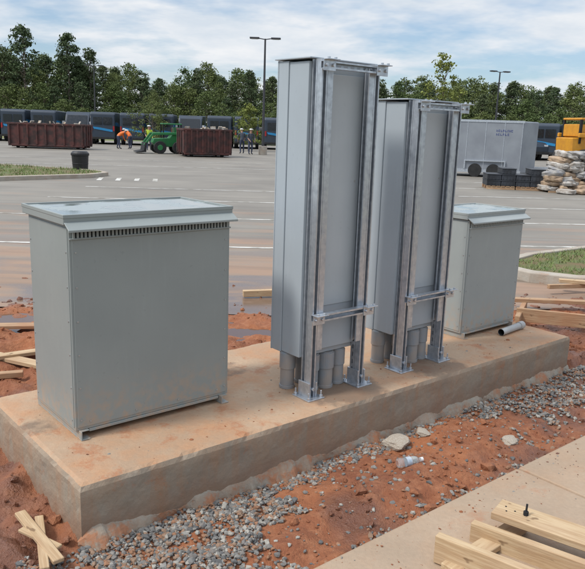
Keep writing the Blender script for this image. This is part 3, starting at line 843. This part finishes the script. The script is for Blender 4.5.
# ------------------------------------------------------------------ workers
M_SKIN=simple('skin',(.35,.2,.14),rough=.6); M_JEAN=simple('jeans',(.04,.05,.09),rough=.9)
M_VESTO=simple('orange_vest',(.75,.16,.02),rough=.7); M_VESTY=simple('lime_vest',(.5,.65,.05),rough=.7)
M_HAT=simple('hard_hat',(.7,.7,.67),rough=.4); M_SHIRT=simple('dark_shirt',(.06,.07,.09),rough=.9)
def person(name,loc,rot,vest,bend=0.0):
    e=empty(name,loc,rot)
    hip=Vector((0,0,.93))
    def T(p):
        v=Vector(p)-hip; v=Matrix.Rotation(bend,3,'Y')@v; return v+hip
    J={'pel':((0,0,.95),.14),'ch':(T((0,0,1.30)),.155),'nk':(T((0,0,1.48)),.06),'hd':(T((.02,0,1.60)),.095),'ht':(T((.02,0,1.72)),.08)}
    E=[('pel','ch'),('ch','nk'),('nk','hd'),('hd','ht')]
    for s,k in ((1,'l'),(-1,'r')):
        sh=T((0,s*.20,1.42)); el=T((.06+.1*(s>0),s*.27,1.14)); wr=T((.25+.1*(s<0),s*.22,.98))
        if bend>.3: el=sh+Vector((.06,s*.03,-.28)); wr=el+Vector((.1,0,-.24))
        J['sh'+k]=(sh,.065);J['el'+k]=(el,.048);J['wr'+k]=(wr,.032)
        hnd=wr+(wr-el).normalized()*.09; J['hn'+k]=(hnd,.03)
        J['hp'+k]=((0,s*.10,.88),.095);J['kn'+k]=((.05,s*.12,.50),.065);J['an'+k]=((0-.05*s,s*.13,.09),.045);J['to'+k]=((.16-.05*s,s*.14,.04),.035)
        E+=[('ch','sh'+k),('sh'+k,'el'+k),('el'+k,'wr'+k),('wr'+k,'hn'+k),('pel','hp'+k),('hp'+k,'kn'+k),('kn'+k,'an'+k),('an'+k,'to'+k)]
        for f in range(5):
            fp=hnd+Vector((.02,(f-2)*.018,-.05 if f else -.02)); J['f%d%s'%(f,k)]=(fp,.009); E.append(('hn'+k,'f%d%s'%(f,k)))
    ks=list(J); me=bpy.data.meshes.new('b'); me.from_pydata([tuple(J[k][0]) for k in ks],[(ks.index(a),ks.index(b)) for a,b in E],[])
    o=bpy.data.objects.new('b',me); COL.objects.link(o)
    o.modifiers.new('skin','SKIN')
    for i,k in enumerate(ks):
        me.skin_vertices[0].data[i].radius=(J[k][1],)*2; me.skin_vertices[0].data[i].use_root=(k=='pel')
    ss=o.modifiers.new('sub','SUBSURF'); ss.levels=1; ss.render_levels=1
    dg=bpy.context.evaluated_depsgraph_get(); me2=bpy.data.meshes.new_from_object(o.evaluated_get(dg))
    bpy.data.objects.remove(o)
    me2.materials.clear()
    for m in (M_SKIN,M_JEAN,vest,M_HAT,M_SHIRT,M_RUBBER): me2.materials.append(m)
    inv=Matrix.Rotation(-bend,3,'Y')
    for p in me2.polygons:
        c=inv@(p.center-hip)+hip; mi=0
        if p.center.z<.10 : mi=5
        elif p.center.z<.93 and abs((p.center-hip).x)<.28 and not (abs(p.center.y)>.2): mi=1
        elif c.z>1.68: mi=3
        elif .93<=c.z<1.47 and abs(c.y)<.22: mi=2
        elif c.z>1.12 and c.z<1.47: mi=4
        p.material_index=mi; p.use_smooth=True
    ob=bpy.data.objects.new('body',me2); COL.objects.link(ob); ob.parent=e
    mb=MB(); h=T((.02,0,1.70)); mb.cyl(h,h+Vector((0,0,.07)),.12,.09,n=14); mb.cyl(h-Vector((0,0,.005)),h+Vector((0,0,.012)),.15,.14,n=14)
    mb.build('hard_hat',[M_HAT],e,bevel=.01)
person('construction_worker',(-13.0,51.8,0),.6,M_VESTO,1.0)
person('construction_worker.001',(-12.3,52.6,0),2.6,M_VESTO,.9)
person('construction_worker.002',(-10.6,51,0),-1.2,M_VESTY,.1)
person('construction_worker.003',(-3.25,49.5,0),-1,M_SHIRT,.1)
person('construction_worker.004',(-3.9,50.6,0),2,M_SHIRT,.15)

# ------------------------------------------------------------------ lamps
M_POLE=simple('dark_bronze_pole',(.04,.04,.045),rough=.5)
def lamp(name,loc,H,rot=0,two=True):
    e=empty(name,loc,rot)
    mb=MB(); mb.cyl((0,0,.6),(0,0,H),.10,.06,n=12)
    for s in ((-1,1) if two else (1,)):
        mb.beam((0,0,H-.05),(s*.45,0,H+.02),.05,.06)
        mb.box((min(s*.4,s*1.05),-.17,H-.02),(max(s*.4,s*1.05),.17,H+.08),0)
        mb.box((min(s*.5,s*.95),-.13,H-.04),(max(s*.5,s*.95),.13,H-.021),1)
    mb.build('pole_and_heads',[M_POLE,M_LIGHT],e,bevel=.015,seg=1)
    mb=MB(); mb.cyl((0,0,0),(0,0,.6),.3,.3,n=20); mb.build('concrete_base',[M_KERB],e,bevel=.02)
lamp('street_lamp',(-2.4,50,0),7.75)
lamp('street_lamp.001',(19.2,70,0),7.8,.3,True)
lamp('street_lamp.002',(-22.3,79,0),7.8,.2,True)

# ------------------------------------------------------------------ trees
def leafmat(name,c1,c2):
    m,nt,b=newmat(name)
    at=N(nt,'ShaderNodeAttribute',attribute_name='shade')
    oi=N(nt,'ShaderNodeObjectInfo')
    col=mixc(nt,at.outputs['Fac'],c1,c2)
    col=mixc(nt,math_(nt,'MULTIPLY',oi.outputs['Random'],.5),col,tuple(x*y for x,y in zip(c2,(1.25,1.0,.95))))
    nt.links.new(col,b.inputs['Base Color'])
    b.inputs['Roughness'].default_value=.8; b.inputs['Specular IOR Level'].default_value=.15
    return m
M_LEAF=leafmat('leaves_deciduous',(.045,.072,.028),(.14,.19,.07))  # deciduous and pine leaf colours lightened to carry the distance haze
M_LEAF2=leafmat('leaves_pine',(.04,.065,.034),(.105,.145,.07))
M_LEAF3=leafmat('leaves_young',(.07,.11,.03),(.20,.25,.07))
M_BARK=simple('bark',(.17,.14,.11),(.10,.08,.06),rough=.95,scale=3)
def tree_mesh(kind,seed,nclump,nleaf,leaf,mat,H=1.0,W=.3,base=.25,crs=1.0):
    r=np.random.default_rng(seed); mb=MB()
    th=.012 if H>5 else .02
    top=.9 if kind!='dec' else .7
    segs=6; prev=Vector((0,0,0))
    for i in range(segs):
        z=top*H*(i+1)/segs; nx=prev.x+r.normal(0,.006)*H; ny=prev.y+r.normal(0,.006)*H
        p=Vector((nx,ny,z)); mb.cyl(prev,p,th*H*(1-.8*i/segs),th*H*(1-.8*(i+1)/segs),n=7,mi=0,cap=False); prev=p
    C=[];R=[]
    lob=[r.uniform(.6,1.25) for _ in range(8)]
    for k in range(nclump):
        a=r.uniform(0,6.283)
        if kind=='pine':
            t=r.uniform(0,1)**.8; z=base+(1-base)*t; rad=W*(1-t)**.55*(.55+.45*abs(math.sin(t*13+seed)))+.015
            rr=rad*math.sqrt(r.uniform(.15,1)); cr=r.uniform(.025,.055)*crs
        else:
            t=r.uniform(0,1); z=base+(1-base)*t; rad=W*math.sin(math.pi*min(1,(t*.82+.16)))**.6*r.uniform(.7,1.1)*lob[int(a/6.284*8)]
            z*=.85+.15*lob[(int(a/6.284*8)+3)%8]
            rr=rad*math.sqrt(r.uniform(.1,1)); cr=r.uniform(.035,.08)*crs
        c=Vector((rr*math.cos(a),rr*math.sin(a),z-cr*.4))*H
        C.append(c);R.append(cr*H)
        if k%3==0:
            s=Vector((0,0,max(.15,z-.14)*H)); mb.cyl(s,c,th*H*.3,th*H*.08,n=4,mi=0,cap=False)
    nv0=len(mb.v); nf0=len(mb.f)
    C=np.array([tuple(c) for c in C]);R=np.array(R)
    cs=r.uniform(0,.55,nclump)
    idx=np.repeat(np.arange(nclump),nleaf); n=len(idx)
    d=r.normal(0,1,(n,3)); d/=np.linalg.norm(d,axis=1)[:,None]; rad=R[idx]*r.uniform(.3,1.3,n)
    pos=C[idx]+d*rad[:,None]*np.array([1,1,.7])
    a=r.normal(0,1,(n,3)); a/=np.linalg.norm(a,axis=1)[:,None]; b=np.cross(a,r.normal(0,1,(n,3))); b/=np.linalg.norm(b,axis=1)[:,None]
    s=(leaf*r.uniform(.5,1.3,n))[:,None]
    V=np.stack([pos-a*s,pos-b*s*.6,pos+a*s,pos+b*s*.6],1).reshape(-1,3)
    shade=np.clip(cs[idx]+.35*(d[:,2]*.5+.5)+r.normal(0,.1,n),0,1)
    Fq=(np.arange(n)[:,None]*4+np.arange(4)[None]+nv0)
    me=bpy.data.meshes.new('tree_crown'); me.from_pydata(mb.v+V.tolist(),[],mb.f+Fq.tolist())
    me.materials.append(M_BARK); me.materials.append(mat)
    mi=np.ones(nf0+n,dtype=np.int32); mi[:nf0]=0; me.polygons.foreach_set('material_index',mi)
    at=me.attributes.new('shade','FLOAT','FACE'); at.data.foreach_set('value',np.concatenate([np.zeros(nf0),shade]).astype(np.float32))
    return me
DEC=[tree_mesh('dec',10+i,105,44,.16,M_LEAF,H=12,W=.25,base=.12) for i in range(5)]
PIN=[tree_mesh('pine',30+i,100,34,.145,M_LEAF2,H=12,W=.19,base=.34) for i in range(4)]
fe=empty('distant_forest',(0,0,0))
r=random.Random(11)
def put(me,x,y,h,par=fe,name='forest_tree'):
    o=bpy.data.objects.new(name,me); COL.objects.link(o); o.parent=par
    k=h/12; kw=max(k,.66); o.location=(x,y,-.3); o.scale=(kw*r.uniform(.85,1.2),kw*r.uniform(.85,1.2),k); o.rotation_euler=(0,0,r.uniform(0,6.28))
def hgt(x):
    if x<-24: return 9.9
    if x<30: return 8.8+.5*math.sin(x*.35)
    return 8.5
for row,(y0,n) in enumerate(((92,58),(97,62),(103,62),(110,60))):
    for i in range(n):
        x=-74+150*(i+r.uniform(-.4,.4))/n
        h=hgt(x)*r.uniform(.82,1.08)*(1+.05*row)*(.75 if row==0 else 1)
        q=r.random()
        put(DEC[r.randrange(5)] if q<.6 else PIN[r.randrange(4)],x,y0+r.uniform(-2.5,2.5)+abs(x)*.05,h)
for i in range(60):
    x=-72+144*i/60; put(DEC[r.randrange(5)],x+r.uniform(-1,1),88+r.uniform(-2,2),r.uniform(3.2,5.2))
put(PIN[1],-36,95,14.0); put(PIN[2],-30.5,96,13.4); put(PIN[0],-28,97,11.8); put(PIN[3],-38.8,95,11.5)
def onetree(name,loc,me,h):
    e=empty(name,loc); o=bpy.data.objects.new('trunk_and_crown',me); COL.objects.link(o); o.parent=e; k=h/12; o.scale=(k,k,k)
D2=tree_mesh('dec',77,110,60,.16,M_LEAF,H=12,W=.42,base=.15)
Y1=tree_mesh('dec',78,60,34,.15,M_LEAF3,H=12,W=.15,base=.30,crs=.65)
Y2=tree_mesh('dec',79,60,45,.26,M_LEAF3,H=12,W=.33,base=.2)
onetree('parking_lot_tree',(-12.2,60,0),D2,4.4)
onetree('young_tree',(7.05,35.5,0),Y1,5.6)
onetree('young_tree.001',(-3.9,57,0),Y2,3.6)
onetree('young_tree.002',(1.6,57,0),Y2,3.4)
def bank(x,y):
    return -.3+2.6*sstep(66,84,y)*sstep(-14,-30,x)+.15*noise.noise(Vector((x,y,0))*.2)
M_BANK=simple('bank_grass',(.12,.18,.05),(.16,.16,.07),scale=.6,rough=.95,world=True)
gridmesh('grass_bank',-90,-10,66,92,1.2,bank,M_BANK)

# ------------------------------------------------------------------ sky / sun
w=bpy.data.worlds.new("World"); scene.world=w; w.use_nodes=True; nt=w.node_tree
for n_ in list(nt.nodes): nt.nodes.remove(n_)
out=N(nt,'ShaderNodeOutputWorld')
sky=N(nt,'ShaderNodeTexSky',sky_type='NISHITA'); sky.sun_disc=False
sun_dir=Vector((-.55,-.28,.79)).normalized()
sky.sun_elevation=math.asin(sun_dir.z); sky.sun_rotation=math.atan2(sun_dir.x,sun_dir.y)
bg1=N(nt,'ShaderNodeBackground'); bg1.inputs[1].default_value=.125
mu=N(nt,'ShaderNodeMix',data_type='RGBA',blend_type='MULTIPLY'); mu.inputs[0].default_value=1
nt.links.new(sky.outputs[0],mu.inputs[6]); mu.inputs[7].default_value=(.68,.88,1.05,1)
nt.links.new(mu.outputs[2],bg1.inputs[0])
tc=N(nt,'ShaderNodeTexCoord'); sp=N(nt,'ShaderNodeSeparateXYZ'); nt.links.new(tc.outputs['Generated'],sp.inputs[0])
zc=math_(nt,'MAXIMUM',sp.outputs[2],0)
zz=math_(nt,'ADD',zc,.14)
cx=math_(nt,'DIVIDE',sp.outputs[0],zz); cy=math_(nt,'DIVIDE',sp.outputs[1],zz)
cb=N(nt,'ShaderNodeCombineXYZ'); nt.links.new(cx,cb.inputs[0]); nt.links.new(cy,cb.inputs[1]); cb.inputs[2].default_value=3.7
f,_=noise_fac(nt,cb.outputs[0],1.15,detail=5,rough=.58,lo=.40,hi=.58)
f2,_=noise_fac(nt,cb.outputs[0],2.6,detail=4,rough=.6,lo=.3,hi=.7)
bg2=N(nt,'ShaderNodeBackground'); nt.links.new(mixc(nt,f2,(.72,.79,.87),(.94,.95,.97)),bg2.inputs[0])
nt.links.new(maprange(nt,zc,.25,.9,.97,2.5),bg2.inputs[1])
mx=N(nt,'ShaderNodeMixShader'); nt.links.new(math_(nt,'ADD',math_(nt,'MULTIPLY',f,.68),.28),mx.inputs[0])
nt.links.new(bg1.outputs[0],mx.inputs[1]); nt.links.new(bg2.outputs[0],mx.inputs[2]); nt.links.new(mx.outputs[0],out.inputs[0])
sl=bpy.data.lights.new('sun','SUN'); sl.energy=2.8; sl.angle=math.radians(11); sl.color=(1,.95,.88)
so=bpy.data.objects.new('sun',sl); COL.objects.link(so); so.rotation_euler=(-sun_dir).to_track_quat('-Z','Y').to_euler()
# ------------------------------------------------------------------ camera
cam=bpy.data.cameras.new('camera'); co=bpy.data.objects.new('camera',cam); COL.objects.link(co)
p=math.atan(156/700.); rr=math.radians(1.9)
R=Vector((1,0,0));Fw=Vector((0,math.cos(p),-math.sin(p)));Up=Vector((0,math.sin(p),math.cos(p)))
cr=R*math.cos(rr)+Up*math.sin(rr); cu=-R*math.sin(rr)+Up*math.cos(rr); cb_=-Fw
co.matrix_world=Matrix(((cr.x,cu.x,cb_.x,0),(cr.y,cu.y,cb_.y,0),(cr.z,cu.z,cb_.z,PZ+1.6),(0,0,0,1)))
cam.sensor_width=36; cam.lens=700/585*36; cam.clip_end=3000; cam.clip_start=.05
scene.camera=co
scene.view_settings.view_transform='Standard'; scene.view_settings.look='None'; scene.view_settings.exposure=0
